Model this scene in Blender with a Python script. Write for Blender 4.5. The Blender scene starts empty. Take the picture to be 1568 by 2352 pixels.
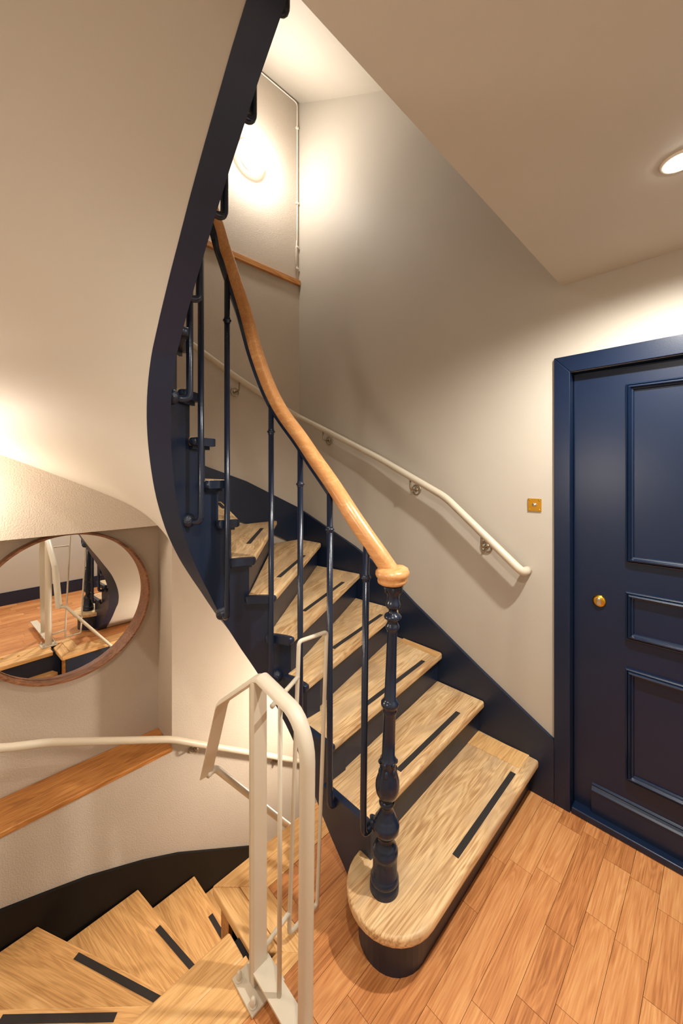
import bpy, bmesh, math, random
from mathutils import Vector, Matrix
random.seed(7)
S = bpy.context.scene
COL = S.collection

# ------------------------------------------------------------------ camera
cam_d = bpy.data.cameras.new('camera'); cam = bpy.data.objects.new('camera', cam_d); COL.objects.link(cam)
cam.location = (0, 0, 1.57)
cam.rotation_euler = (math.radians(90), 0, math.atan2(-.700, .714))
cam_d.sensor_fit = 'HORIZONTAL'; cam_d.sensor_width = 36.0
cam_d.lens = 36.0 * 873 / 1568
cam_d.shift_y = -96 / 1568
cam_d.clip_start = .02
S.camera = cam

# ------------------------------------------------------------------ world, exposure
W = bpy.data.worlds.new('world'); S.world = W; W.use_nodes = True
W.node_tree.nodes['Background'].inputs[0].default_value = (1, .86, .70, 1)
W.node_tree.nodes['Background'].inputs[1].default_value = .02
S.view_settings.view_transform = 'Standard'; S.view_settings.look = 'None'
S.view_settings.exposure = 0.0; S.view_settings.gamma = 1.0
S.view_settings.use_curve_mapping = False

C_DOWN, C_RING_LOW, C_RING_UP = (1.0, .95, .87), (1.0, .86, .72), (1.0, .93, .85)
P_DOWN1, P_DOWN2, P_RING_UP, P_RING_LOW, P_RING_LEFT, P_RING_DEEP = 170, 66, 22, 20, 4.5, 44

# ------------------------------------------------------------------ materials
def lin(r, g, b):
    f = lambda c: (c / 255 / 12.92) if c / 255 <= .04045 else ((c / 255 + .055) / 1.055) ** 2.4
    return (f(r), f(g), f(b), 1)

def new_mat(name):
    m = bpy.data.materials.new(name); m.use_nodes = True
    nt = m.node_tree
    return m, nt, nt.nodes['Principled BSDF']

def N(nt, t, **kw):
    n = nt.nodes.new(t)
    for k, v in kw.items(): setattr(n, k, v)
    return n

def ramp(nt, stops):
    r = N(nt, 'ShaderNodeValToRGB'); e = r.color_ramp.elements
    while len(e) < len(stops): e.new(.5)
    for i, (p, c) in enumerate(stops): e[i].position = p; e[i].color = c
    return r

def mat_plain(name, col, rough=.5, metal=0, bump=0, bscale=200, var=0, spec=.5, coat=0):
    m, nt, b = new_mat(name)
    b.inputs['Base Color'].default_value = col
    b.inputs['Roughness'].default_value = rough
    b.inputs['Metallic'].default_value = metal
    b.inputs['Specular IOR Level'].default_value = spec
    b.inputs['Coat Weight'].default_value = coat
    tc = N(nt, 'ShaderNodeTexCoord')
    if var:
        n = N(nt, 'ShaderNodeTexNoise'); n.inputs['Scale'].default_value = 3.5; n.inputs['Detail'].default_value = 5
        nt.links.new(tc.outputs['Object'], n.inputs['Vector'])
        d = tuple(c * (1 - var) for c in col[:3]) + (1,); u = tuple(min(1, c * (1 + var)) for c in col[:3]) + (1,)
        r = ramp(nt, [(.3, d), (.7, u)]); nt.links.new(n.outputs['Fac'], r.inputs[0])
        nt.links.new(r.outputs[0], b.inputs['Base Color'])
    if bump:
        n = N(nt, 'ShaderNodeTexNoise'); n.inputs['Scale'].default_value = bscale; n.inputs['Detail'].default_value = 3
        nt.links.new(tc.outputs['Object'], n.inputs['Vector'])
        bp = N(nt, 'ShaderNodeBump'); bp.inputs['Strength'].default_value = bump; bp.inputs['Distance'].default_value = .004
        nt.links.new(n.outputs['Fac'], bp.inputs['Height']); nt.links.new(bp.outputs[0], b.inputs['Normal'])
    return m

def mat_wood(name, dark, mid, light, rough=.45, ring=9.0, grain=1.0, rand=.18, worn=None, knots=False, coat=0):
    """Grain runs along the object's local X."""
    m, nt, b = new_mat(name)
    L = nt.links.new
    tc = N(nt, 'ShaderNodeTexCoord'); oi = N(nt, 'ShaderNodeObjectInfo')
    mul = N(nt, 'ShaderNodeVectorMath', operation='SCALE'); mul.inputs['Scale'].default_value = 37.0
    cmb = N(nt, 'ShaderNodeCombineXYZ')
    L(oi.outputs['Random'], cmb.inputs[0]); L(oi.outputs['Random'], cmb.inputs[1]); L(oi.outputs['Random'], cmb.inputs[2])
    L(cmb.outputs[0], mul.inputs[0])
    add = N(nt, 'ShaderNodeVectorMath', operation='ADD'); L(tc.outputs['Object'], add.inputs[0]); L(mul.outputs[0], add.inputs[1])
    mp = N(nt, 'ShaderNodeMapping'); mp.inputs['Scale'].default_value = (.9, ring, ring); L(add.outputs[0], mp.inputs[0])
    n1 = N(nt, 'ShaderNodeTexNoise'); n1.inputs['Scale'].default_value = 1.6; n1.inputs['Detail'].default_value = 2; n1.inputs['Distortion'].default_value = 1.2
    L(mp.outputs[0], n1.inputs['Vector'])
    mp2 = N(nt, 'ShaderNodeMapping'); mp2.inputs['Scale'].default_value = (5, 150, 90); L(add.outputs[0], mp2.inputs[0])
    n2 = N(nt, 'ShaderNodeTexNoise'); n2.inputs['Scale'].default_value = 1.5; n2.inputs['Detail'].default_value = 5; L(mp2.outputs[0], n2.inputs['Vector'])
    wv = N(nt, 'ShaderNodeMath', operation='MULTIPLY'); wv.inputs[1].default_value = 55; L(n1.outputs['Fac'], wv.inputs[0])
    sn = N(nt, 'ShaderNodeMath', operation='SINE'); L(wv.outputs[0], sn.inputs[0])
    a1 = N(nt, 'ShaderNodeMath', operation='MULTIPLY_ADD'); a1.inputs[1].default_value = .07 * grain; a1.inputs[2].default_value = 0; L(sn.outputs[0], a1.inputs[0])
    a2 = N(nt, 'ShaderNodeMath', operation='MULTIPLY_ADD'); a2.inputs[1].default_value = .75 * grain; L(n2.outputs['Fac'], a2.inputs[0]); L(a1.outputs[0], a2.inputs[2])
    a3 = N(nt, 'ShaderNodeMath', operation='MULTIPLY_ADD'); a3.inputs[1].default_value = .40; L(n1.outputs['Fac'], a3.inputs[0]); L(a2.outputs[0], a3.inputs[2])
    a4 = N(nt, 'ShaderNodeMath', operation='MULTIPLY_ADD'); a4.inputs[1].default_value = rand; L(oi.outputs['Random'], a4.inputs[0]); L(a3.outputs[0], a4.inputs[2])
    r = ramp(nt, [(.36 + rand * .2, dark), (.56 + rand * .4, mid), (.80 + rand * .6, light)]); L(a4.outputs[0], r.inputs[0])
    out = r.outputs[0]
    if worn:
        n3 = N(nt, 'ShaderNodeTexNoise'); n3.inputs['Scale'].default_value = 5; n3.inputs['Detail'].default_value = 6; n3.inputs['Distortion'].default_value = .6
        mp3 = N(nt, 'ShaderNodeMapping'); mp3.inputs['Scale'].default_value = (.7, 2.0, 1); L(add.outputs[0], mp3.inputs[0]); L(mp3.outputs[0], n3.inputs['Vector'])
        rr = ramp(nt, [(.46, (0, 0, 0, 1)), (.66, (.8, .8, .8, 1))]); L(n3.outputs['Fac'], rr.inputs[0])
        mx = N(nt, 'ShaderNodeMix', data_type='RGBA'); L(rr.outputs[0], mx.inputs['Factor']); L(out, mx.inputs['A']); mx.inputs['B'].default_value = worn
        out = mx.outputs['Result']
    if knots:
        vo = N(nt, 'ShaderNodeTexVoronoi'); vo.inputs['Scale'].default_value = 3.2
        mp4 = N(nt, 'ShaderNodeMapping'); mp4.inputs['Scale'].default_value = (.8, 1.5, 1); L(add.outputs[0], mp4.inputs[0]); L(mp4.outputs[0], vo.inputs['Vector'])
        rk = ramp(nt, [(.02, (1, 1, 1, 1)), (.075, (0, 0, 0, 1))]); L(vo.outputs['Distance'], rk.inputs[0])
        mk = N(nt, 'ShaderNodeMix', data_type='RGBA'); L(rk.outputs[0], mk.inputs['Factor']); L(out, mk.inputs['A']); mk.inputs['B'].default_value = lin(70, 38, 20)
        out = mk.outputs['Result']
    L(out, b.inputs['Base Color'])
    b.inputs['Roughness'].default_value = rough
    b.inputs['Coat Weight'].default_value = coat; b.inputs['Coat Roughness'].default_value = .2
    bp = N(nt, 'ShaderNodeBump'); bp.inputs['Strength'].default_value = .12; bp.inputs['Distance'].default_value = .002
    L(n2.outputs['Fac'], bp.inputs['Height']); L(bp.outputs[0], b.inputs['Normal'])
    return m

def mat_emit(name, col, strength):
    m, nt, b = new_mat(name)
    b.inputs['Base Color'].default_value = (.9, .9, .9, 1)
    b.inputs['Emission Color'].default_value = col; b.inputs['Emission Strength'].default_value = strength
    return m

M = {
    'paint': mat_plain('greige_paint', lin(190, 182, 169), .55, bump=.05, bscale=120, var=.015, spec=.3),
    'plaster': mat_plain('rough_plaster', lin(194, 182, 167), .75, bump=.55, bscale=140, var=.03, spec=.25),
    'navy': mat_plain('navy_paint', lin(25, 36, 57), .34, bump=.06, bscale=60, var=.06),
    'navy_door': mat_plain('navy_door_paint', lin(14, 30, 55), .30, spec=.45, bump=.05, bscale=350),
    'iron': mat_plain('navy_painted_iron', lin(27, 36, 54), .21, bump=.08, bscale=90),
    'iron_rough': mat_plain('navy_painted_cast_iron', lin(26, 33, 48), .3, bump=.9, bscale=160),
    'cream': mat_plain('cream_steel', lin(208, 197, 177), .42, bump=.03, bscale=80),
    'strip': mat_plain('antislip_grit', lin(50, 46, 45), .9, bump=.8, bscale=900),
    'brass': mat_plain('brass', lin(222, 170, 62), .28, 1.0),
    'steel': mat_plain('polished_steel', lin(215, 205, 190), .25, 1.0),
    'nickel': mat_plain('bracket_nickel', lin(168, 152, 128), .35, .8),
    'mirror': mat_plain('mirror_glass', (.95, .95, .95, 1), .0, 1.0),
    'white': mat_plain('white_plastic', lin(235, 228, 215), .5),
    'black_paint': mat_plain('black_paint', lin(10, 10, 12), .5, spec=.3, bump=.05, bscale=60),
    'dark': mat_plain('black_gap', lin(14, 14, 16), .9),
    'oak_worn': mat_wood('worn_oak', lin(176, 132, 86), lin(226, 190, 140), lin(246, 222, 180), .5, 7, .8, .05, worn=lin(192, 160, 122)),
    'oak_new': mat_wood('light_oak', lin(196, 146, 90), lin(230, 182, 120), lin(244, 206, 148), .42, 8, .8, .12),
    'oak_gold': mat_wood('golden_oak', lin(150, 94, 44), lin(190, 128, 66), lin(214, 158, 92), .4, 8, .9, .08),
    'parquet': mat_wood('oak_parquet', lin(160, 99, 54), lin(200, 134, 80), lin(222, 164, 106), .38, 10, .9, .22, knots=True),
    'beech': mat_wood('varnished_beech', lin(206, 146, 90), lin(230, 180, 122), lin(240, 198, 144), .32, 14, .45, .05, coat=.3),
    'walnut': mat_wood('walnut_veneer', lin(74, 44, 26), lin(120, 76, 48), lin(158, 110, 76), .42, 10, 1, .05),
    'glow': mat_emit('lamp_glass', (1, .93, .82, 1), 5.0),
    'glow_down': mat_emit('downlight_lens', (1, .95, .88, 1), 60.0),
}

# ------------------------------------------------------------------ object helpers
WM = {}
def reg(o, parent, mw):
    COL.objects.link(o); WM[o] = mw
    if parent is not None:
        o.parent = parent
        o.matrix_basis = WM[parent].inverted() @ mw
    else:
        o.matrix_basis = mw
    return o

def thing(name, label, cat, loc=(0, 0, 0), group=None):
    o = bpy.data.objects.new(name, None); o.empty_display_size = .1
    reg(o, None, Matrix.Translation(loc)); tag(o, label, cat, group); return o

def tag(o, label=None, cat=None, group=None, kind=None):
    if label: o['label'] = label
    if cat: o['category'] = cat
    if group: o['group'] = group
    if kind: o['kind'] = kind
    return o

def mk(name, verts, faces, mat, parent=None, smooth=False, rot=0.0, origin=None, bevel=0, auto=None):
    vs = [Vector(v) for v in verts]
    if origin is None:
        lo = [min(v[i] for v in vs) for i in range(3)]; hi = [max(v[i] for v in vs) for i in range(3)]
        origin = ((lo[0] + hi[0]) / 2, (lo[1] + hi[1]) / 2, lo[2])
    mw = Matrix.Translation(origin) @ Matrix.Rotation(rot, 4, 'Z'); inv = mw.inverted()
    me = bpy.data.meshes.new(name); me.from_pydata([tuple(inv @ v) for v in vs], [], faces)
    bm = bmesh.new(); bm.from_mesh(me); bmesh.ops.recalc_face_normals(bm, faces=bm.faces); bm.to_mesh(me); bm.free()
    me.materials.append(mat)
    if smooth:
        for p in me.polygons: p.use_smooth = True
    o = bpy.data.objects.new(name, me); reg(o, parent, mw)
    if bevel:
        b = o.modifiers.new('bevel', 'BEVEL'); b.width = bevel; b.segments = 3; b.limit_method = 'ANGLE'; b.angle_limit = math.radians(40)
        for p in me.polygons: p.use_smooth = True
        w = o.modifiers.new('wn', 'WEIGHTED_NORMAL'); w.keep_sharp = True
    if auto:
        try:
            me.set_sharp_from_angle(angle=math.radians(auto))
        except Exception: pass
    return o

class G:
    """collects geometry for one mesh"""
    def __init__(s): s.v = []; s.f = []
    def add(s, v, f):
        n = len(s.v); s.v += [tuple(p) for p in v]; s.f += [tuple(i + n for i in q) for q in f]; return s
    def box(s, x0, x1, y0, y1, z0, z1):
        return s.add([(x0, y0, z0), (x1, y0, z0), (x1, y1, z0), (x0, y1, z0), (x0, y0, z1), (x1, y0, z1), (x1, y1, z1), (x0, y1, z1)],
                     [(3, 2, 1, 0), (4, 5, 6, 7), (0, 1, 5, 4), (1, 2, 6, 5), (2, 3, 7, 6), (3, 0, 4, 7)])
    def quad(s, a, b, c, d): return s.add([a, b, c, d], [(0, 1, 2, 3)])
    def prism(s, poly, z0, z1):
        n = len(poly)
        return s.add([(x, y, z0) for x, y in poly] + [(x, y, z1) for x, y in poly],
                     [tuple(range(n))[::-1], tuple(range(n, 2 * n))] + [(i, (i + 1) % n, n + (i + 1) % n, n + i) for i in range(n)])
    def prism_x(s, poly, x0, x1):      # poly in (y, z)
        n = len(poly)
        return s.add([(x0, y, z) for y, z in poly] + [(x1, y, z) for y, z in poly],
                     [tuple(range(n))[::-1], tuple(range(n, 2 * n))] + [(i, (i + 1) % n, n + (i + 1) % n, n + i) for i in range(n)])
    def prism_y(s, poly, y0, y1):      # poly in (x, z)
        n = len(poly)
        return s.add([(x, y0, z) for x, z in poly] + [(x, y1, z) for x, z in poly],
                     [tuple(range(n))[::-1], tuple(range(n, 2 * n))] + [(i, (i + 1) % n, n + (i + 1) % n, n + i) for i in range(n)])
    def tube(s, path, r, n=12, cap=True):
        prof = [(r * math.cos(2 * math.pi * i / n), r * math.sin(2 * math.pi * i / n)) for i in range(n)]
        return s.sweep(path, prof, cap)
    def sweep(s, path, prof, cap=True, up=None, radii=None):
        P = [Vector(p) for p in path]; m = len(P); n = len(prof)
        T = []
        for i in range(m):
            a = P[max(i - 1, 0)]; b = P[min(i + 1, m - 1)]
            if 0 < i < m - 1: t = (P[i] - a).normalized() + (b - P[i]).normalized()
            else: t = b - a
            T.append(t.normalized() if t.length > 1e-9 else Vector((0, 0, 1)))
        ref = Vector(up) if up else (Vector((0, 0, 1)) if abs(T[0].z) < .9 else Vector((1, 0, 0)))
        u = (ref - T[0] * ref.dot(T[0])).normalized()
        v = []
        for i in range(m):
            if i:
                if up:
                    r2 = Vector(up); u2 = r2 - T[i] * r2.dot(T[i]); u = u2.normalized() if u2.length > 1e-4 else u
                else:
                    u = (u - T[i] * u.dot(T[i])).normalized()
            w = T[i].cross(u)
            k = radii[i] if radii else 1
            v += [P[i] + w * a * k + u * b * k for a, b in prof]
        f = [(i * n + j, i * n + (j + 1) % n, (i + 1) * n + (j + 1) % n, (i + 1) * n + j) for i in range(m - 1) for j in range(n)]
        if cap: f += [tuple(range(n))[::-1], tuple(range((m - 1) * n, m * n))]
        return s.add(v, f)
    def lathe(s, prof, c=(0, 0, 0), n=28, lean=(0, 0), axis=None, mod=None):
        """prof: (r, z); lean: xy shift per metre of z; axis: matrix"""
        v = []; z0 = prof[0][1]
        for r, z in prof:
            for i in range(n):
                a = 2 * math.pi * i / n; rr = r * (mod(a, z) if mod else 1)
                p = Vector((rr * math.cos(a) + lean[0] * (z - z0), rr * math.sin(a) + lean[1] * (z - z0), z))
                if axis is not None: p = axis @ p
                v.append(p + Vector(c))
        m = len(prof)
        f = [(i * n + j, i * n + (j + 1) % n, (i + 1) * n + (j + 1) % n, (i + 1) * n + j) for i in range(m - 1) for j in range(n)]
        f += [tuple(range(n))[::-1], tuple(range((m - 1) * n, m * n))]
        return s.add(v, f)
    def ball(s, c, rx, ry, rz, n=12, m=8):
        prof = [(max(math.sin(math.pi * i / m), .02), -math.cos(math.pi * i / m)) for i in range(m + 1)]
        v = []
        for r, z in prof:
            for j in range(n):
                a = 2 * math.pi * j / n; v.append((c[0] + rx * r * math.cos(a), c[1] + ry * r * math.sin(a), c[2] + rz * z))
        f = [(i * n + j, i * n + (j + 1) % n, (i + 1) * n + (j + 1) % n, (i + 1) * n + j) for i in range(m) for j in range(n)]
        f += [tuple(range(n))[::-1], tuple(range(m * n, (m + 1) * n))]
        return s.add(v, f)
    def mk(s, name, mat, parent=None, **k): return mk(name, s.v, s.f, mat, parent, **k)

def struct(o, label=None): return tag(o, label, kind='structure')

def catmull(pts, k=6):
    P = [Vector(p) for p in pts]; P = [P[0] * 2 - P[1]] + P + [P[-1] * 2 - P[-2]]
    out = []
    for i in range(1, len(P) - 2):
        a, b, c, d = P[i - 1:i + 3]
        for j in range(k):
            t = j / k
            out.append(.5 * ((2 * b) + (c - a) * t + (2 * a - 5 * b + 4 * c - d) * t * t + (3 * b - a - 3 * c + d) * t ** 3))
    out.append(P[-2]); return out

def fillet(pts, r, k=6):
    """polyline with rounded corners"""
    P = [Vector(p) for p in pts]; out = [P[0]]
    for i in range(1, len(P) - 1):
        a = (P[i - 1] - P[i]); b = (P[i + 1] - P[i]); rr = min(r, a.length * .49, b.length * .49)
        s = P[i] + a.normalized() * rr; e = P[i] + b.normalized() * rr
        for j in range(k + 1):
            t = j / k; out.append(s * (1 - t) ** 2 + P[i] * 2 * t * (1 - t) + e * t * t)
    out.append(P[-1]); return out

def interp(x, tab):
    if x <= tab[0][0]: return tab[0][1]
    for (a, b), (c, d) in zip(tab, tab[1:]):
        if x <= c: return b + (d - b) * (x - a) / (c - a)
    return tab[-1][1]

# ------------------------------------------------------------------ the room shell
XR, YB, XL, YF = 1.98, 2.42, -.50, -.62     # right wall, back wall, left wall, wall behind the camera
ZC, ZU = 2.43, 2.92                         # ceiling, floor of the storey above
def bendx(y): return XR - .085 * (max(0, y - 1.2) / 1.22) ** 2

g = G()
ys = [.515] + [1.2 + i * 1.25 / 20 for i in range(21)]
g.add([(bendx(q), q, z) for q in ys for z in (-2.3, 4.9)], [(2 * i, 2 * i + 2, 2 * i + 3, 2 * i + 1) for i in range(len(ys) - 1)])
g.quad((XR, -.40, 2.02), (XR, .515, 2.02), (XR, .515, 4.9), (XR, -.40, 4.9))
g.quad((XR, YF - .05, -2.3), (XR, -.40, -2.3), (XR, -.40, 4.9), (XR, YF - .05, 4.9))
g.quad((XR, -.40, -2.3), (XR, .515, -2.3), (XR, .515, 0), (XR, -.40, 0))
struct(g.mk('wall_right', M['paint'], origin=(XR, 0, 0), smooth=True, auto=30), 'smooth greige wall beside the stair flight and the navy door')

AX, AZ0, AZ1, AY = .90, -.165, 1.235, 2.66   # alcove: right jamb, sill, lintel, back
g = G()
g.quad((XL - .05, YB, -2.3), (2.0, YB, -2.3), (2.0, YB, AZ0), (XL - .05, YB, AZ0))
g.quad((AX, YB, AZ0), (2.0, YB, AZ0), (2.0, YB, AZ1), (AX, YB, AZ1))
g.quad((XL - .05, YB, AZ1), (2.0, YB, AZ1), (2.0, YB, 4.9), (XL - .05, YB, 4.9))
g.quad((AX, YB, AZ0), (AX, AY, AZ0), (AX, AY, AZ1), (AX, YB, AZ1))
g.quad((XL - .05, AY, AZ0), (AX, AY, AZ0), (AX, AY, AZ1), (XL - .05, AY, AZ1))
g.quad((XL - .05, YB, AZ1), (AX, YB, AZ1), (AX, AY, AZ1), (XL - .05, AY, AZ1))
g.quad((XL - .05, YB, AZ0), (AX, YB, AZ0), (AX, AY, AZ0), (XL - .05, AY, AZ0))
struct(g.mk('wall_back', M['plaster'], origin=(0, YB, 0)), 'rough plastered wall with the mirror alcove behind the stairs')
struct(G().quad((XL, YF - .05, -2.3), (XL, AY + .05, -2.3), (XL, AY + .05, 4.9), (XL, YF - .05, 4.9)).mk('wall_left', M['paint'], origin=(XL, 0, 0)))
struct(G().quad((XL - .05, YF, -2.3), (2.1, YF, -2.3), (2.1, YF, 4.9), (XL - .05, YF, 4.9)).mk('wall_rear', M['paint'], origin=(0, YF, 0)))
struct(G().box(XL, XR, YF, .548, ZC, ZU).mk('ceiling', M['paint']), 'flat greige ceiling over the landing, ending at the stairwell edge')
g = G()
g.quad((XL, YB + .02, 4.53), (2.0, YB + .02, 4.53), (2.0, .2, 3.37), (XL, .2, 3.37)); g.quad((XL, .2, 3.37), (2.0, .2, 3.37), (2.0, YF, 2.93), (XL, YF, 2.93))
struct(g.mk('ceiling_slope', M['paint']), 'sloping bright ceiling high up in the stairwell')

# ------------------------------------------------------------------ landing floor: slab, parquet planks, oak border
floor = mk('floor', *(lambda q: (q.v, q.f))(G().prism([(XL, YF), (XR, YF), (XR, 1.335), (.69, 1.335), (.69, 1.165), (XL, 1.165)], -.26, -.016)), M['dark'])
struct(floor, 'oak parquet landing floor with a pale oak border at the stair opening')
rw = .0885
y = YF + .004; row = 0
while y < 1.21:
    y1 = min(y + rw, 1.214)
    if y < .965 < y1: y1 = .9665
    xs = XL if y1 <= .968 else .8055
    xe = XR if y < .70 else (1.16 if y < .86 else 1.6)
    x = xs - random.uniform(.0, .35)
    while x < xe:
        x2 = x + random.choice([.26, .34, .42, .5, .58]) * random.uniform(.9, 1.1)
        a, b = max(x, xs), min(x2, xe)
        if b - a > .03:
            G().prism([(a + .0006, y + .0006), (b - .0006, y + .0006), (b - .0006, y1 - .0006), (a + .0006, y1 - .0006)], -.016, random.uniform(-.0004, .0)) \
               .mk('plank', M['parquet'], floor, rot=random.choice([0, math.pi]))
        x = x2
    y = y1 if y1 > y + .01 else y + rw
    row += 1
def board(poly, rot=0, z0=-.034, mat='oak_new', bev=.006):
    return G().prism(poly, z0, .0008).mk('border_board', M[mat], floor, rot=rot, bevel=bev)
board([(XL, 1.192), (.634, 1.192), (.634, 1.095), (XL, 1.095)], bev=.008)
board([(XL, 1.0945), (.640, 1.0945), (.640, 1.031), (XL, 1.031)], z0=-.016, bev=.001)
board([(XL, 1.0305), (.7185, 1.0305), (.780, .967), (XL, .967)], z0=-.016, bev=.001)
board([(.655, 1.366), (.730, 1.291), (1.25, 1.291), (1.25, 1.366)], bev=.007)
board([(.7305, 1.2905), (.805, 1.2155), (1.25, 1.2155), (1.25, 1.2905)], z0=-.016, bev=.001)
board([(.655, 1.366), (.730, 1.291), (.730, 1.02), (.655, 1.095)], rot=math.pi / 2, bev=.007)
board([(.7305, 1.2895), (.8045, 1.2155), (.8045, .967), (.7805, .967), (.7305, 1.018)], rot=math.pi / 2, z0=-.016, bev=.001)
g = G()
g.box(XL, .69, 1.150, 1.168, -.60, -.034); g.box(.69, .708, 1.10, 1.345, -.60, -.034); g.box(.708, 1.95, 1.325, 1.343, -.60, -.034)
g.mk('fascia', M['navy'], floor)
G().box(.675, .735, 1.275, 1.335, -1.6, -.034).mk('corner_post', M['oak_gold'], floor, bevel=.003)
for i in range(4): G().lathe([(.009, 0), (.009, .003), (.006, .005), (.001, .006)], (.12 + .1 * i, 1.02 + .05 * (i % 2), .0008), 12).mk('screw_cap', M['brass'], floor, smooth=True)

# ------------------------------------------------------------------ stair geometry
CX, CY, RW, TH = .758, 1.27, .272, .074      # well curve centre, radius of the string's well face, string thickness
def tz(n): return .17 * n if n <= 9 else 1.53 + .174 * (n - 9)
LA, LB = CY - .90, math.pi * RW               # straight length before the turn (from Y=.90), arc length
def stn(kind, v):
    if kind == 'y0': return v - .90
    if kind == 'a': return LA + math.radians(v) * RW
    return LA + LB + (CY - v)
def plan(s, r=RW):
    if s < LA: return (CX + r, .90 + s)
    if s < LA + LB:
        a = (s - LA) / RW; return (CX + r * math.cos(a), CY + r * math.sin(a))
    return (CX - r, CY - (s - LA - LB))
AR = [('y0', .90, 0), ('y0', .985, 0), ('y0', 1.036, .045), ('y0', 1.10, .10), ('y0', 1.162, .16), ('y0', 1.23, .235), ('a', 6.8, .315), ('a', 31.2, .49), ('a', 51.4, .655), ('a', 67, .775), ('a', 83.5, .915),
      ('a', 96.8, 1.05), ('a', 113, 1.20), ('a', 125.6, 1.325), ('a', 138.6, 1.475), ('a', 150.7, 1.63), ('a', 160, 1.735), ('a', 171, 1.85),
      ('a', 180, 1.945), ('y1', 1.202, 2.035), ('y1', 1.118, 2.135), ('y1', 1.053, 2.206), ('y1', .986, 2.28), ('y1', .906, 2.36), ('y1', .832, 2.43), ('y1', .768, 2.49), ('y1', .664, 2.577), ('y1', .548, 2.675)]
ARZ = [(stn(k, v), z) for k, v, z in AR]
def arris(s): return interp(s, ARZ)
NOSE = {2: ('y0', .887), 3: ('y0', 1.074), 4: ('y0', 1.233), 5: ('a', 12.4), 6: ('a', 32.8), 7: ('a', 53.6), 8: ('a', 70), 9: ('a', 82), 10: ('a', 95), 11: ('a', 112), 12: ('a', 131),
        13: ('a', 172), 14: ('y1', 1.12), 15: ('y1', .96), 16: ('y1', .81), 17: ('y1', .66)}
NS = {n: stn(*v) for n, v in NOSE.items()}
NOUT = {2: (1.962, .913), 3: (1.962, 1.165), 4: (1.962, 1.478), 5: (1.945, 1.80), 6: (1.905, 2.165), 7: (1.669, 2.40), 8: (1.22, 2.40), 9: (.93, 2.40), 10: (.62, 2.40), 11: (.25, 2.40), 12: (-.2, 2.40),
        13: (-.485, 1.95), 14: (-.485, 1.52), 15: (-.485, 1.22), 16: (-.485, .98), 17: (-.485, .75)}

stair = thing('winder_staircase', 'winding staircase with worn oak treads and navy risers climbing to the floor above', 'staircase', (1.45, 1.5, 0))

# string: stepped top, sweeping lower edge
SEND = stn('y1', .55)
st = sorted(set([i * .0125 for i in range(int(SEND / .0125) + 1)] + [SEND]))
g = G()
segs = []
bounds = [0.0] + [NS[n] + .028 for n in range(3, 18) if NS[n] + .028 < SEND] + [SEND]
tops = {}
for i in range(len(bounds) - 1):
    segs.append((bounds[i], bounds[i + 1], tz(i + 2) - .036))
verts = []
ring = []
for a, b, top in segs:
    ss = [a] + [s for s in st if a + .003 < s < b - .003] + [b]
    for s in ss: ring.append((s, top))
vv = []; ff = []
for s, top in ring:
    zb = arris(s); pi = plan(s, RW); po = plan(s, RW + TH)
    top = max(top, zb + .01)
    vv += [(pi[0], pi[1], zb), (pi[0], pi[1], top), (po[0], po[1], top), (po[0], po[1], zb)]
for i in range(len(ring) - 1):
    a = 4 * i; b = a + 4
    for j in range(4): ff.append((a + j, a + (j + 1) % 4, b + (j + 1) % 4, b + j))
ff += [(0, 1, 2, 3), tuple(range(len(vv) - 4, len(vv)))[::-1]]
mk('string_board', vv, ff, M['navy'], stair, smooth=True, auto=35)

# treads, risers, strips
def clip_in(s, r): return plan(s, r)
def tread_poly(n):
    s0, s1 = NS[n], NS[n + 1] + .034
    inner = [plan(s0 + (s1 - s0) * i / 5, RW - .020 if n < 13 else RW) for i in range(6)]
    o0, o1 = Vector(NOUT[n]), Vector(NOUT[n + 1])
    # back line of the outer side: shifted .034 beyond the next nosing
    d1 = (Vector(NOUT[n + 1]) - Vector(plan(NS[n + 1]))).normalized(); nrm = Vector((-d1.y, d1.x))
    b = o1 + nrm * .034
    b.x = max(b.x, -.49); b.y = min(b.y, 2.405)
    mid = []
    if n == 6: mid = [(1.89, 2.405)]
    if n == 12: mid = [(-.485, 2.405)]
    return [tuple(o0)] + mid + [tuple(b)] + inner[::-1]
def prof_half(w, h):   # rounded bar section, w out, h high
    return [(-w, -h / 2), (-w, h / 2)] + [(w * .2 + w * .8 * math.sin(a), h / 2 * math.cos(a)) for a in [math.pi * i / 6 for i in range(7)]]
STR = {1: ((1.798, .700), (1.259, .695)), 2: ((1.775, .964), (1.256, .948)), 3: ((1.804, 1.19), (1.266, 1.149)), 4: ((1.816, 1.50), (1.297, 1.385)), 5: ((1.72, 1.738), (1.22, 1.52)),
       6: ((1.543, 1.918), (1.136, 1.619)), 7: ((1.37, 2.14), (1.031, 1.738)), 8: ((1.145, 2.30), (1.00, 1.935))}
def strip_on(parent, p, q, z, w=.0235):
    p, q = Vector(p), Vector(q); d = (q - p).normalized(); m = Vector((-d.y, d.x)) * w / 2
    poly = [tuple(p - m), tuple(q - m), tuple(q + m), tuple(p + m)]
    return G().prism(poly, z + .0004, z + .0016).mk('antislip_strip', M['strip'], parent)
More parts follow.
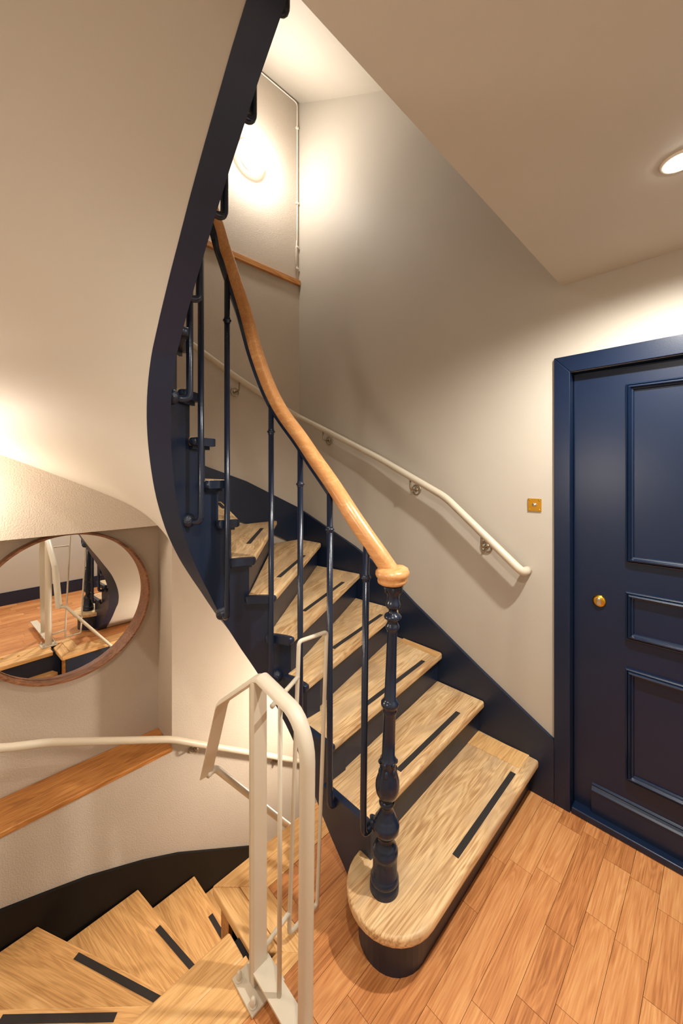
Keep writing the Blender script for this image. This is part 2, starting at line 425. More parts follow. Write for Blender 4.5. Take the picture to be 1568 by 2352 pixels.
# first, bullnosed tread round the newel post
bc = (1.03, .80); br = .158
poly = [(1.966, .643), (1.966, .985)] + [(1.15, .985)] + [(1.1, .962)] + [(bc[0] + br * math.cos(a), bc[1] + br * math.sin(a)) for a in [math.radians(80 + 190 * i / 18) for i in range(19)]]
T = G().prism(poly, .17 - .036, .17).mk('tread', M['oak_worn'], stair, bevel=.011)
tag(T, 'broad lowest oak tread with a rounded end under the newel post')
strip_on(T, *STR[1], .17)
G().prism([(1.945, .955), (1.964, .687), (1.845, .690), (1.826, .948)], .1705, .1713).mk('repair_patch', M['oak_new'], T)
poly = [(1.966, .690), (1.966, .96), (1.10, .93)] + [(bc[0] + (br - .040) * math.cos(a), bc[1] + (br - .040) * math.sin(a)) for a in [math.radians(80 + 190 * i / 18) for i in range(19)]] 
R = G().prism(poly, 0, .134).mk('riser', M['navy'], stair)
tag(R, 'navy curved riser under the lowest tread')
for n in range(2, 17):
    z = tz(n)
    p0 = Vector(plan(NS[n])); o0 = Vector(NOUT[n]); ang = math.atan2(o0.y - p0.y, o0.x - p0.x)
    T = G().prism(tread_poly(n), z - .036, z).mk('tread', M['oak_worn'], stair, rot=ang, bevel=.010)
    if n in STR: strip_on(T, *STR[n], z)
    if n == 3: G().prism([(1.958, 1.44), (1.955, 1.170), (1.895, 1.163), (1.905, 1.42)], z + .0005, z + .0012).mk('repair_patch', M['oak_new'], T, rot=math.pi / 2)
    # riser under this nosing
    d = (o0 - p0).normalized(); nr = Vector((-d.y, d.x)) * .030
    a = Vector(plan(NS[n] + .030, RW + .004)); b = o0 + nr + d * .01
    tdir = Vector((-d.y, d.x)) * .018
    G().prism([tuple(a), tuple(b), tuple(b + tdir), tuple(a + tdir)], tz(n - 1) - .036, z - .036).mk('riser', M['navy'], stair)
    if n > 12: continue
    # painted end of the tread on the well side: rounded nosing with a small moulding under it
    s0, s1 = NS[n] - .004, NS[n + 1] + .05
    L = s1 - s0; us = [0, .006, .014] + [.014 + (L - .028) * i / 6 for i in range(1, 6)] + [L - .014, L - .006, L]
    rad = [.45, .86, 1] + [1] * 5 + [1, .86, .45]
    g = G()
    g.sweep([(*plan(s0 + u, RW - .020), z - .0195) for u in us], [(-a, b) for a, b in [(.022, -.0165), (.022, .0165)] + [(-.003 - .010 * math.sin(q), .0165 * math.cos(q)) for q in [math.pi * i / 6 for i in range(7)]]], up=(0, 0, 1), radii=rad)
    us2 = [.02 + (L - .04) * i / 6 for i in range(7)]
    g.sweep([(*plan(s0 + u, RW - .008), z - .043) for u in us2], [(-a, b) for a, b in [(.008, -.007), (.008, .007), (-.008, .007), (-.004, -.007)]], up=(0, 0, 1))
    g.mk('tread_end', M['navy'], stair, smooth=True, auto=50)

# plastered underside of the flight
PAIR = [('y0', .985, (1.99, 1.02)), ('y0', 1.10, (1.99, 1.25)), ('a', 6.8, (1.985, 1.6)), ('a', 31, (1.98, 1.95)), ('a', 55, (1.95, 2.43)), ('a', 83.5, (1.45, 2.43)), ('a', 113, (.86, 2.43)), ('a', 125.6, (.74, 2.43)),
        ('a', 138.6, (.47, 2.43)), ('a', 147, (.25, 2.43)), ('a', 152, (.095, 2.43)), ('a', 165, (-.25, 2.43)), ('a', 175, (-.51, 2.35)), ('y1', 1.202, (-.51, 1.85)), ('y1', 1.118, (-.51, 1.55)), ('y1', 1.0, (-.51, 1.24)),
        ('y1', .906, (-.51, 1.02)), ('y1', .80, (-.51, .83)), ('y1', .548, (-.51, .53))]
PX = [(stn(k, v), w[0]) for k, v, w in PAIR]; PY = [(stn(k, v), w[1]) for k, v, w in PAIR]
WZ = [(stn('y0', .985), 0.0), (stn('a', 31), .45), (stn('a', 55), .72), (stn('a', 83.5), .98), (stn('a', 113), 1.225), (stn('a', 125.6), 1.335), (stn('a', 138.6), 1.475), (stn('a', 147), 1.58), (stn('a', 152), 1.648),
      (stn('a', 165), 1.80), (stn('a', 175), 1.92), (stn('y1', 1.202), 2.06), (stn('y1', 1.0), 2.285), (stn('y1', .80), 2.47), (stn('y1', .548), 2.675)]
ss = [stn('y0', .985) + i * (SEND - stn('y0', .985)) / 130 for i in range(131)]
K = 14; vv = []; ff = []
def smoothtab(s, tab, w=.035): return sum(interp(s + d * w, tab) for d in (-1, -.5, 0, .5, 1)) / 5
for s in ss:
    a = plan(s, RW + TH); za = arris(s) + .004; wx, wy, wz = smoothtab(s, PX), smoothtab(s, PY), smoothtab(s, WZ)
    for j in range(K + 1):
        t = j / K
        vv.append((a[0] + (wx - a[0]) * t, a[1] + (wy - a[1]) * t, za + (wz - za) * t))
for i in range(len(ss) - 1):
    for j in range(K): q = i * (K + 1) + j; ff.append((q, q + 1, q + K + 2, q + K + 1))
struct(mk('ceiling_soffit', vv, ff, M['paint'], smooth=True, origin=(.2, 1.4, 1.5)), 'smooth curved plaster underside of the winding flight overhead')

# ------------------------------------------------------------------ navy skirting boards
g = G()
top = [(.578, .297), (.944, .501), (1.366, .749), (1.6, .905), (1.85, 1.03), (2.118, 1.14), (2.405, 1.262)]
bx = lambda yy: bendx(yy) - .016
for (a, za), (b, zb) in zip(top, top[1:]):
    lo = lambda yy: 0 if yy < 1.0 else max(0, (yy - 1.0) * .5)
    q = [(bx(a), a, lo(a)), (bx(b), b, lo(b)), (bx(b), b, zb), (bx(a), a, za)]
    g.quad(*q); g.quad((bx(a), a, za), (bx(b), b, zb), (bendx(b) + .001, b, zb + .002), (bendx(a) + .001, a, za + .002))
struct(g.mk('baseboard_right', M['navy']), 'navy sloping skirting board along the right wall of the stairs')
g = G()
top = [(1.90, 1.262), (1.411, 1.492), (1.12, 1.593), (.95, 1.66)]
for (a, za), (b, zb) in zip(top, top[1:]):
    g.quad((a, 2.404, za - .30), (b, 2.404, zb - .30), (b, 2.404, zb), (a, 2.404, za)); g.quad((a, 2.404, za), (b, 2.404, zb), (b, 2.421, zb + .002), (a, 2.421, za + .002))
struct(g.mk('baseboard_back', M['navy']), 'navy skirting board rising along the back wall behind the balusters')
g = G()
top = [(-.5, -.10), (-.2, -.36), (.106, -.511), (.268, -.558), (.453, -.613), (.735, -.727), (.937, -.826), (1.429, -1.126), (1.9, -1.41)]
for (a, za), (b, zb) in zip(top, top[1:]):
    g.quad((a, 2.404, za - .6), (b, 2.404, zb - .6), (b, 2.404, zb), (a, 2.404, za)); g.quad((a, 2.404, za), (b, 2.404, zb), (b, 2.421, zb + .002), (a, 2.421, za + .002))
struct(g.mk('baseboard_lower', M['black_paint']), 'near-black skirting board stepping down along the wall of the lower stairs')
g = G().box(XL, 1.96, YF, YF + .016, 0, .14); g.box(XL, 1.96, YF, YF + .010, .14, .148)
struct(g.mk('baseboard_rear', M['navy']), 'navy skirting board on the wall behind, seen in the mirror')

# ------------------------------------------------------------------ balustrade: newel, balusters, handrail
bal = thing('stair_balustrade', 'wooden handrail on slender navy iron balusters with an ornate cast newel post', 'balustrade', (1.0, .81, .17))
RB = RW - .062
HR = [('n', (1.022, .786, 1.218)), ('n', (1.002, .838, 1.290)), ('n', (.982, .900, 1.370)), ('y0', .962, 1.447), ('y0', 1.043, 1.53), ('y0', 1.14, 1.622), ('y0', 1.226, 1.708), ('a', 17.5, 1.818), ('a', 35, 1.932), ('a', 50.5, 2.085), ('a', 63, 2.25),
      ('a', 73, 2.355), ('a', 83, 2.455), ('a', 94, 2.555), ('a', 120, 2.75), ('a', 150, 2.97), ('a', 180, 3.16), ('y1', 1.06, 3.42), ('y1', .85, 3.62), ('y1', .62, 3.82)]
hp = []; HZ = []
for e in HR:
    if e[0] == 'n': hp.append(e[1]); HZ.append((e[1][1] - .90, e[1][2]))
    else:
        s = stn(e[0], e[1]); x, yv = plan(s, RB); hp.append((x, yv, e[2])); HZ.append((s, e[2]))
path = catmull(hp, 8)
prof = []
for i in range(20):
    a = 2 * math.pi * i / 20
    prof.append((.0285 * math.cos(a) * (1 if math.sin(a) > -.3 else .86), (.025 * math.sin(a) if math.sin(a) > 0 else .036 * math.sin(a))))
hr = G().sweep(path, prof, up=(0, 0, 1)).mk('handrail', M['beech'], bal, smooth=True, rot=math.pi / 2)
tag(hr, 'varnished wooden handrail')
und = [tuple(Vector(p) + Vector((0, 0, -.0))) for p in path[30:]]
G().sweep(und, [(-.013, -.044), (.013, -.044), (.013, -.026), (-.013, -.026)], up=(0, 0, 1)).mk('rail_band', M['iron'], hr)

nw = G()
NP = [(1345, .031), (1352, .0305), (1358, .026), (1368, .0205), (1378, .020), (1382, .0225), (1388, .0255), (1394, .0225), (1398, .0155), (1403, .0135), (1407, .016), (1411, .026), (1415, .0295), (1419, .028), (1423, .0185), (1430, .0175), (1434, .021),
      (1438, .0238), (1443, .0215), (1447, .0178), (1452, .0168), (1530, .0182), (1604, .0195), (1607, .024), (1612, .030), (1618, .030), (1623, .024), (1627, .0235), (1631, .0250), (1636, .0225), (1640, .0205), (1690, .0210), (1738, .0218), (1741, .0270), (1744, .028),
      (1748, .0245), (1760, .0255), (1775, .031), (1790, .0375), (1803, .0405), (1816, .038), (1828, .029), (1835, .022), (1838, .0262), (1843, .0265), (1847, .0215), (1853, .0205), (1862, .025), (1870, .0315), (1876, .034), (1878, .038), (1884, .039), (1886, .043),
      (1894, .0445), (1902, .0435), (1912, .034), (1917, .0245), (1923, .022), (1930, .0255), (1937, .034), (1940, .037), (1946, .038), (1948, .0415), (1956, .0425), (1962, .0395), (1966, .0405), (2002, .0405), (2004, .043), (2010, .0475), (2016, .0470), (2018, .0445), (2021, .0485), (2036, .0490)]
zz = lambda yv: 1.57 - (yv - 1080) * .0014643
NPZ = [(r, max(zz(yv), .1702)) for yv, r in NP][::-1]
def flute(a, z):
    if .82 < z < 1.03 or .62 < z < .75: return 1 + .025 * math.cos(10 * a)
    if .225 < z < .268: return 1 + .03 * math.cos(10 * a)
    if 1.15 < z < 1.185 or .36 < z < .595 and z > .52: return 1 + .05 * math.cos(8 * a)
    return 1
NC = (.997, .812); LEAN = (.022, -.022)
nw.lathe([(r, z - .1702) for r, z in NPZ], (NC[0], NC[1], .1702), 40, lean=LEAN, mod=lambda a, z: flute(a, z + .1702))
newel = nw.mk('newel_post', M['iron'], bal, smooth=True, auto=60)
tag(newel, 'ornate navy cast-iron newel post')
for k in range(6):
    a = k * math.pi / 3 + .3
    for zc, r, dz, rr in ((.592, .0275, .42, (.006, .006, .009)), (.562, .0262, .40, (.0075, .0075, .014)), (1.172, .028, .98, (.006, .006, .012))):
        G().ball((NC[0] + LEAN[0] * dz + r * math.cos(a), NC[1] + LEAN[1] * dz + r * math.sin(a), zc), *rr, 8, 6).mk('leaf_ornament', M['iron'], newel, smooth=True)
        a += .2
cp = [(.001, 1.187), (.040, 1.188), (.0465, 1.192), (.0485, 1.200), (.0470, 1.207), (.0520, 1.213), (.0555, 1.221), (.0545, 1.230), (.047, 1.238), (.030, 1.243), (.001, 1.245)]
G().lathe([(r, z) for r, z in cp], (NC[0] + .018, NC[1] - .018, 0), 32).mk('newel_cap', M['beech'], bal, smooth=True)
c2 = [(.001, 1.189), (.024, 1.190), (.029, 1.196), (.027, 1.205), (.032, 1.213), (.0335, 1.224), (.028, 1.238), (.014, 1.246), (.001, 1.248)]
G().lathe(c2, (NC[0] + .048, NC[1] - .028, 0), 24).mk('newel_cap', M['beech'], bal, smooth=True)

BAL = [('y0', .880, .325, 1.198), ('y0', 1.050, .312, 1.348), ('y0', 1.228, .46, 1.513), ('a', 33.5, .655, 1.736), ('a', 85, .955, 2.20), ('a', 121, 1.375, 2.60), ('a', 160, 1.83, 2.85), ('y1', 1.233, 2.142, 0), ('y1', 1.061, 2.335, 0), ('y1', .902, 2.518, 0), ('y1', .754, 2.68, 0)]
RBAR = .0118
for k, v, zf, col in BAL:
    s = stn(k, v); x, yv = plan(s, RB); fx, fy = plan(s, RW - .002); zt = interp(s, HZ) - (.012 if v == .880 else .042); lx = .016 if v == .880 else 0   # the first one leans into the rail end
    g = G(); g.tube(fillet([(fx, fy, zf - .006), (x, yv, zf - .012), (x, yv, zf + .08), (x + lx, yv, zt)], .034, 6), RBAR, 12)
    b = g.mk('baluster', M['iron'], bal, smooth=True)
    if col:
        zc = col
        G().lathe([(.0115, -.013), (.0138, -.010), (.0120, -.007), (.0168, -.003), (.0176, 0), (.0168, .003), (.0120, .007), (.0136, .010), (.0115, .013)], (x + lx * .86, yv, zc), 16).mk('collar', M['iron'], b, smooth=True)
    g = G(); dx, dy = fx - x, fy - yv; L = math.hypot(dx, dy); dx /= L; dy /= L
    g.ball((fx - dx * .004, fy - dy * .004, zf - .004), .026 * abs(dy) + .013 * abs(dx), .026 * abs(dx) + .013 * abs(dy), .028, 16, 10)
    g.ball((fx - dx * .012, fy - dy * .012, zf - .005), .016, .016, .018, 12, 8)
    g.mk('rosette', M['iron_rough'], b, smooth=True)

# ------------------------------------------------------------------ lower stairs
low = thing('winder_staircase', 'newer light oak staircase winding down below the landing', 'staircase', (.6, 1.8, -1.03))
LT = [(0.0, (-.492, 1.192), (.634, 1.192)), (-.17, (-.492, 1.50), (.66, 1.23)), (-.34, (-.492, 1.98), (.72, 1.26)), (-.515, (-.363, 2.402), (.78, 1.32)), (-.69, (.243, 2.402), (.85, 1.26)), (-.86, (.701, 2.402), (.90, 1.34)),
      (-1.03, (1.033, 2.402), (1.085, 1.34)), (-1.20, (1.31, 2.402), (1.34, 1.35)), (-1.37, (1.58, 2.402), (1.60, 1.35)), (-1.54, (1.85, 2.402), (1.86, 1.35))]
LST = {3: ((.085, 1.937), (.399, 1.637)), 4: ((.357, 2.127), (.600, 1.662)), 5: ((.717, 2.126), (.79, 1.79)), 6: ((1.008, 2.122), (1.018, 1.75)), 7: ((1.27, 2.12), (1.285, 1.75))}
for i in range(1, len(LT)):
    z, o, n_ = LT[i]; zp, op, np_ = LT[i - 1]
    o_, n2 = Vector(o), Vector(n_); d = (Vector(op) - Vector(np_)).normalized()
    back = Vector((d.y, -d.x))
    if back.dot(Vector(op) - o_) < 0: back = -back
    a = Vector(op) + back * .03; b = Vector(np_) + back * .03
    a.x = max(a.x, -.492); a.y = min(a.y, 2.402)
    poly = [tuple(o_), tuple(n2), tuple(b), tuple(a)]
    if i == 3: poly = [tuple(o_), tuple(n2), tuple(b), tuple(a), (-.492, 2.402)]
    T = G().prism(poly, z - .034, z).mk('tread', M['oak_new'], low, rot=math.atan2(n2.y - o_.y, n2.x - o_.x), bevel=.006)
    if i in LST: strip_on(T, *LST[i], z, .026)
    rb = -back if i == 1 else None
    dd = (n2 - o_).normalized(); nb = Vector((-dd.y, dd.x))
    if nb.dot(Vector(op) - o_) < 0: nb = -nb
    p, q = o_ + nb * .028, n2 + nb * .028; w = nb * .018
    G().prism([tuple(p), tuple(q), tuple(q + w), tuple(p + w)], z - .19, z - .034).mk('riser', M['navy'], low)

# ------------------------------------------------------------------ door
def framed_rect(y0, y1, z0, z1, xf, steps):
    """moulding frame on the plane x = xf, profile steps: (inset, proud)"""
    g = G(); rings = []
    for ins, pr in steps: rings.append([(xf - pr, y1 - ins, z0 + ins), (xf - pr, y1 - ins, z1 - ins), (xf - pr, y0 + ins, z1 - ins), (xf - pr, y0 + ins, z0 + ins)])
    v = [p for r in rings for p in r]; f = []
    for i in range(len(rings) - 1):
        for j in range(4): f.append((i * 4 + j, i * 4 + (j + 1) % 4, i * 4 + 4 + (j + 1) % 4, i * 4 + 4 + j))
    return g.add(v, f)
XD = 2.02
door = G().box(XD, XD + .045, -.395, .508, .012, 2.015).mk('door_1', M['navy_door'])
struct(door, 'navy panelled entrance door with raised mouldings')
MS = [(0, 0), (.001, .012), (.006, .015), (.0085, .010), (.011, .020), (.017, .023), (.020, .016), (.022, .011), (.027, .009), (.0292, .001), (.0295, -.001)]
for z0, z1 in ((1.173, 1.940), (.846, 1.051), (.243, .723)):
    framed_rect(-.205, .312, z0, z1, XD, MS).mk('panel_moulding', M['navy_door'], door)
kb = [(XD - .018, .0), (XD - .018, .112), (XD - .0205, .114), (XD - .0205, .118), (XD - .014, .124), (XD - .008, .132), (XD - .010, .137), (XD, .142), (XD, 0)]
g = G(); n = len(kb)
g.add([(x, .435, z + .014) for x, z in kb] + [(x, -.36, z + .014) for x, z in kb], [tuple(range(n)), tuple(range(n, 2 * n))[::-1]] + [(i, (i + 1) % n, n + (i + 1) % n, n + i) for i in range(n)])
g.mk('weatherboard', M['navy_door'], door)
ax = Matrix.Rotation(-math.pi / 2, 4, 'Y')
esc = G().lathe([(.0265, 0), (.0265, .004), (.0235, .009), (.018, .011), (.001, .012)], (XD, .408, .984), 28, axis=ax).mk('lock_escutcheon', M['brass'], door, smooth=True)
g = G().box(XD - .0135, XD - .010, .3995, .4165, .968, .990); g.lathe([(.0088, 0), (.0088, .008), (.006, .009), (.001, .0092)], (XD - .010, .408, .992), 20, axis=ax)
g.mk('lock_cylinder', M['steel'], esc, bevel=.001)
g = G()
xf = XR - .015
g.prism_x([(.578, 0), (.511, 0), (.511, 2.021), (.578, 2.096)], xf, XD + .05)
g.prism_x([(.578, 2.096), (.511, 2.021), (-.400, 2.021), (-.465, 2.096)], xf, XD + .05)
g.prism_x([(-.400, 0), (-.465, 0), (-.465, 2.096), (-.400, 2.021)], xf, XD + .05)
struct(g.mk('trim_1', M['navy_door'], bevel=.003), 'navy door frame around the panelled entrance door')
g = G().prism_x([(.508, .0), (-.395, 0), (-.395, .03), (.508, .03)], XR - .012, XD + .02)
struct(g.mk('trim_2', M['navy_door'], bevel=.006), 'low navy threshold strip under the entrance door')

bell = G().box(XR - .006, XR - .0005, .636, .698, 1.369, 1.431).mk('doorbell_button', M['brass'], bevel=.0015)
tag(bell, 'square brass doorbell plate on the wall beside the navy door', 'doorbell')
for a in (.6445, .6895):
    for b in (1.3775, 1.4225): G().lathe([(.0035, 0), (.0035, .001), (.002, .002), (.0005, .0022)], (XR - .006, a, b), 10, axis=ax).mk('screw', M['brass'], bell, smooth=True)
G().lathe([(.0105, 0), (.0105, .002), (.0085, .0035), (.007, .004), (.0068, .007), (.005, .009), (.0005, .010)], (XR - .006, .667, 1.40), 20, axis=ax).mk('push_button', M['steel'], bell, smooth=True)

# ------------------------------------------------------------------ wall handrails
def bracket(parent, wall_pt, rail_pt, normal, r=.030):
    """ring rosette on the wall and an arm up to the rail; normal points away from the wall"""
    wp, rp, nn = Vector(wall_pt), Vector(rail_pt), Vector(normal)
    side = Vector((0, 0, 1)).cross(nn)
    g = G()
    ringp = [wp + nn * .006 + side * r * math.cos(a) + Vector((0, 0, 1)) * r * math.sin(a) for a in [math.pi * 2 * i / 20 for i in range(21)]]
    g.tube(ringp, .0035, 8, cap=False)
    g.tube([wp, wp + nn * .008], .012, 12)
    g.tube(fillet([wp + nn * .004, wp + nn * (rp - wp).dot(nn), rp], .02, 5), .0055, 8)
    g.mk('bracket', M['nickel'], parent, smooth=True)
r1 = thing('wall_handrail', 'slim cream tubular handrail on the right wall above the navy skirting', 'handrail', (1.9, 1.4, 1.0))
pts = [(XR - .002, .700, 1.075), (1.912, .700, 1.075), (1.910, 1.115, 1.418), (1.910, 1.60, 1.648), (1.880, 2.058, 1.853), (1.842, 2.352, 1.985), (1.70, 2.352, 2.035), (1.309, 2.352, 2.199), (.998, 2.352, 2.355), (.60, 2.352, 2.54)]
G().tube(fillet(pts, .045, 6), .0205, 16).mk('rail', M['cream'], r1, smooth=True)
for yv, zr in ((.905, 1.245), (1.352, 1.53), (2.10, 1.87)):
    xx = bendx(yv); bracket(r1, (xx, yv, zr - .080), (1.91 - (XR - xx) * .9, yv, zr - .010), (-1, 0, 0))
bracket(r1, (1.325, YB, 2.115), (1.325, 2.352, 2.185), (0, -1, 0))
r2 = thing('wall_handrail', 'cream tubular handrail running past the mirror alcove down the lower stairs', 'handrail', (.9, 2.35, -.2))
pts = [(-.42, 2.35, .60), (.103, 2.35, .288), (.279, 2.35, .228), (.870, 2.35, -.049), (1.022, 2.35, -.152), (1.558, 2.35, -.507), (1.9, 2.35, -.74)]
G().tube(fillet(pts, .05, 6), .0185, 16).mk('rail', M['cream'], r2, smooth=True)
for xx, zz_ in ((1.03, -.163), (1.66, -.578)): bracket(r2, (xx, YB, zz_ - .055), (xx, 2.35, zz_ - .008), (0, -1, 0), .026)

# ------------------------------------------------------------------ cream steel guardrail
gd = thing('steel_guardrail', 'cream painted steel guardrail bolted to the floor at the stair opening', 'guardrail', (.635, 1.0, 0))
XG = .635
half = lambda w, h: [(-w, 0), (w, 0)] + [(w * math.cos(a), h * math.sin(a)) for a in [math.pi * i / 10 for i in range(1, 10)]]
# half-round frame, flat side inwards: front post, over the top, sloping wing and its drop
fp = fillet([(XG + .012, .812, 0), (XG, .778, .80), (XG, .775, .885)], .01, 1)
fp = [(XG + .010, .800, .0), (XG + .004, .788, .45), (XG, .778, .80)] + [(XG, .778 + .085 - .085 * math.cos(a), .80 + .115 * math.sin(a)) for a in [math.pi / 2 * i / 8 for i in range(1, 9)]] + [(XG, .94, .928), (XG, .992, .936)]
g = G()
def ribbon(g, path, w, h, hint):
    """half-round bar along a path lying in a plane of constant x; round side towards hint side (+1: left of travel in yz)"""
    P = [Vector(p) for p in path]; n = 11; prof = half(w, h); n = len(prof); v = []
    for i, p in enumerate(P):
        a = P[max(i - 1, 0)]; b = P[min(i + 1, len(P) - 1)]; t = (b - a).normalized()
        u = Vector((0, -t.z, t.y)) * hint
        v += [p + Vector((1, 0, 0)) * x + u * y_ for x, y_ in prof]
    f = [(i * n + j, i * n + (j + 1) % n, (i + 1) * n + (j + 1) % n, (i + 1) * n + j) for i in range(len(P) - 1) for j in range(n)]
    f += [tuple(range(n))[::-1], tuple(range((len(P) - 1) * n, len(P) * n))]
    g.add(v, f)
ribbon(g, fp, .024, .020, 1)
g.mk('top_rail', M['cream'], gd, smooth=True, auto=55)
g = G(); ribbon(g, [(XG, .985, .937), (XG, 1.01, .928), (XG, 1.235, .757), (XG, 1.245, .745)], .024, .016, 1)
g.mk('top_rail', M['cream'], gd, smooth=True, auto=55)
g = G(); ribbon(g, [(XG, 1.235, .757), (XG, 1.249, .738), (XG, 1.372, .42)], .024, .016, 1)
g.mk('top_rail', M['cream'], gd, smooth=True, auto=55)
g = G(); g.box(XG - .024, XG + .024, 1.000, 1.022, .010, .928)
g.mk('post', M['cream'], gd, bevel=.003)
g = G(); ribbon(g, [(XG, 1.022, .010), (XG, 1.022, .90)], .024, .02, -1)
g.mk('post', M['cream'], gd, smooth=True, auto=55)
G().box(.577, .692, .953, 1.069, .001, .010).mk('base_plate', M['cream'], gd, bevel=.002)
for px_, py_ in ((.592, 1.052), (.592, .972), (.677, 1.052), (.677, .972)):
    g = G().lathe([(.0125, 0), (.0125, .002), (.0085, .0022), (.0085, .012), (.008, .0125), (.0072, .018), (.0045, .0225), (.0005, .024)], (px_, py_, .010), 16)
    g.mk('dome_bolt', M['cream'], gd, smooth=True, auto=50)
G().box(XG - .026, XG + .030, .40, 1.0, .052, .060).mk('bottom_rail', M['cream'], gd, bevel=.001)
G().tube([(XG + .002, .905, .058), (XG + .002, .900, .93)], .0068, 12).mk('infill_bar', M['cream'], gd, smooth=True)
YL = 1.02
lp = [(.757, YL, .035), (.880, YL, .035), (.925, YL, .985), (.798, YL, .99)]
loop = [Vector(p) for p in lp]
path = fillet([(loop[0] + loop[1]) / 2, loop[1], loop[2], loop[3], loop[0], (loop[0] + loop[1]) / 2], .014, 4)
G().tube(path, .0072, 12).mk('infill_loop', M['cream'], gd, smooth=True)
G().tube([(XG + .02, 1.012, .085), (.760, YL, .105)], .0072, 10).mk('tie_bar', M['cream'], gd, smooth=True)
G().tube([(XG + .01, .955, .865), (.795, YL, .872)], .0072, 10).mk('tie_bar', M['cream'], gd, smooth=True)
G().tube(fillet([(XG + .005, 1.372, .425), (.677, 1.385, .425), (.992, 1.40, .012), (1.35, 1.42, -.45), (1.75, 1.42, -.95)], .02, 5), .0125, 12).mk('stair_rail', M['cream'], gd, smooth=True)

# ------------------------------------------------------------------ alcove: oak ledge, round mirror
led = G().box(XL, AX, YB - .014, AY, AZ0 - .004, AZ0 + .024).mk('window_ledge', M['oak_gold'], bevel=.005)
tag(led, 'thick golden oak ledge below the round mirror', 'ledge')
MC = Vector((.41, AY - .002, .802)); MR = .417
mir = thing('round_mirror', 'large round mirror in a deep walnut frame hung in the alcove', 'mirror', tuple(MC))
ym = Matrix.Rotation(math.pi / 2, 4, 'X')     # lathe axis towards -Y
yaw = Matrix.Rotation(math.radians(2.2), 4, 'Z')
g = G(); D = .072
def ringmesh(prof, c, n=96, axis=ym):
    v = []
    for r, z in prof:
        for i in range(n):
            a = 2 * math.pi * i / n; v.append(axis @ Vector((r * math.cos(a), r * math.sin(a), z)) + Vector(c))
    m = len(prof)
    return v, [(i * n + j, i * n + (j + 1) % n, ((i + 1) % m) * n + (j + 1) % n, ((i + 1) % m) * n + j) for i in range(m) for j in range(n)]
fr = [(MR, 0), (MR, D - .003), (MR - .002, D), (MR - .011, D), (MR - .013, D - .002), (MR - .016, .012), (MR - .016, 0)]
v, f = ringmesh(fr, MC); mk('frame', v, f, M['walnut'], mir, smooth=True, auto=40)
gl = G().lathe([(MR - .0165, .019), (MR - .0165, .022)], tuple(MC), 96, axis=yaw @ ym)
gl.mk('mirror_glass', M['mirror'], mir)

# ------------------------------------------------------------------ upper wall: oak trim, cable, lamp
tr = G().box(.35, bendx(YB) - .002, YB - .022, YB + .01, 3.045, 3.085).mk('trim_3', M['oak_gold'], bevel=.003)
struct(tr, 'oak trim board across the back wall high above the handrail')
cb = thing('electric_cable', 'thin pale cable clipped up the corner of the upper back wall', 'cable', (1.87, YB, 3.1))
G().tube(fillet([(1.868, YB - .006, 3.10), (1.872, YB - .006, 3.6), (1.872, YB - .006, 4.50), (1.2, YB - .006, 4.50)], .03, 4), .0045, 8).mk('cord', M['white'], cb, smooth=True)
G().tube([(1.858, YB - .006, 3.14), (1.862, YB - .006, 3.34), (1.866, YB - .008, 3.40)], .0035, 8).mk('cord', M['white'], cb, smooth=True)
for z in (3.18, 3.35, 3.70, 4.30): G().box(1.860, 1.882, YB - .014, YB, z - .008, z + .008).mk('clip', M['white'], cb, bevel=.002)

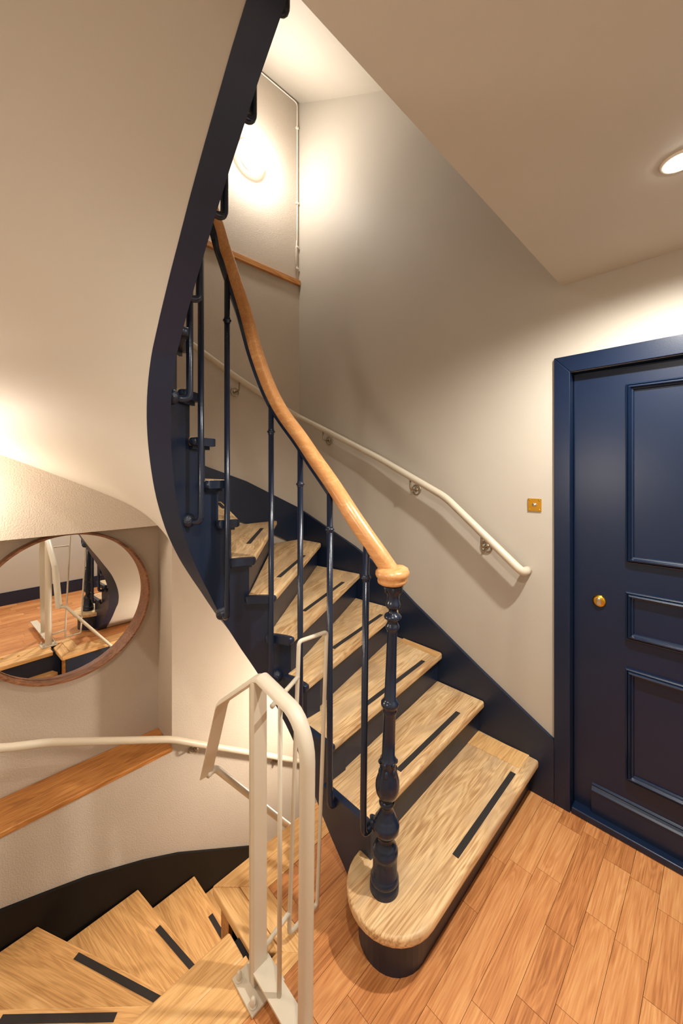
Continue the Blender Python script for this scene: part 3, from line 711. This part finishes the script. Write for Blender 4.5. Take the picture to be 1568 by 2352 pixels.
def ring_lamp(pos, axis, label, power, colr, size=1.0, flat=False, off_wall=.12):
    """round glass wall lamp: plate, glowing ring, central knob; local +Z points off the wall"""
    t = thing('ring_wall_lamp', label, 'lamp', pos)
    c = Vector(pos)
    G().lathe([(.075 * size, 0), (.075 * size, .012), (.06 * size, .02), (.001, .021)], c, 32, axis=axis).mk('wall_plate', M['white'], t, smooth=True)
    pr = [(.072 * size + .040 * size * math.cos(a), .050 * size + .026 * size * math.sin(a)) for a in [2 * math.pi * i / 14 for i in range(14)]]
    v, f = ringmesh(pr, c, 40, axis); mk('glass_ring', v, f, M['glow'], t, smooth=True)
    G().lathe([(.024 * size, .02), (.024 * size, .055), (.018 * size, .062), (.001, .064)], c, 24, axis=axis).mk('centre_knob', M['nickel'], t, smooth=True)
    if flat:
        ld = bpy.data.lights.new('ring_light', 'AREA'); ld.shape = 'DISK'; ld.size = .16; off = Matrix.Rotation(math.pi, 4, 'X')
    else:
        ld = bpy.data.lights.new('ring_light', 'POINT'); ld.shadow_soft_size = .05; off = Matrix.Identity(4)
    ld.energy = power; ld.color = colr
    lo = bpy.data.objects.new('ring_light', ld); reg(lo, t, Matrix.Translation(c + axis @ Vector((0, 0, off_wall))) @ axis.to_4x4() @ off)
    return t
ring_lamp((1.44, YB, 3.80), ym, 'glowing round wall lamp on the upper back wall beside the rising string', P_RING_UP, C_RING_UP, off_wall=.18)
ring_lamp((-.17, YB, 1.45), ym, 'round wall lamp above the alcove, left of the mirror', P_RING_LOW, C_RING_LOW, size=.8)
ring_lamp((XL, .84, 1.56), Matrix.Rotation(math.pi / 2, 4, 'Y'), 'round wall lamp on the left wall of the landing', P_RING_LEFT, C_RING_LOW, size=.8, flat=True)
ring_lamp((1.955, 1.78, -.15), Matrix.Rotation(-math.pi / 2, 4, 'Y'), 'round wall lamp tucked under the flight above the lower stairs', P_RING_DEEP, C_RING_LOW, size=.8)

def downlight(x, yv, label, power, cone=168):
    t = thing('ceiling_downlight', label, 'lamp', (x, yv, ZC))
    G().lathe([(.040, -.006), (.044, -.005), (.045, -.001), (.045, .0)], (x, yv, ZC), 32).mk('bezel', M['white'], t, smooth=True)
    G().lathe([(.030, -.010), (.032, -.0065), (.032, -.006)], (x, yv, ZC), 24).mk('lens', M['glow_down'], t, smooth=True)
    ld = bpy.data.lights.new('downlight', 'SPOT'); ld.energy = power; ld.color = C_DOWN; ld.shadow_soft_size = .03; ld.spot_size = math.radians(cone); ld.spot_blend = .7
    lo = bpy.data.objects.new('downlight', ld); reg(lo, t, Matrix.Translation((x, yv, ZC - .016)))
downlight(1.41, .095, 'bright recessed downlight in the ceiling near the navy door', P_DOWN1)
downlight(.28, .22, 'recessed downlight in the ceiling above the guardrail', P_DOWN2, 168)
# light of the storeys below
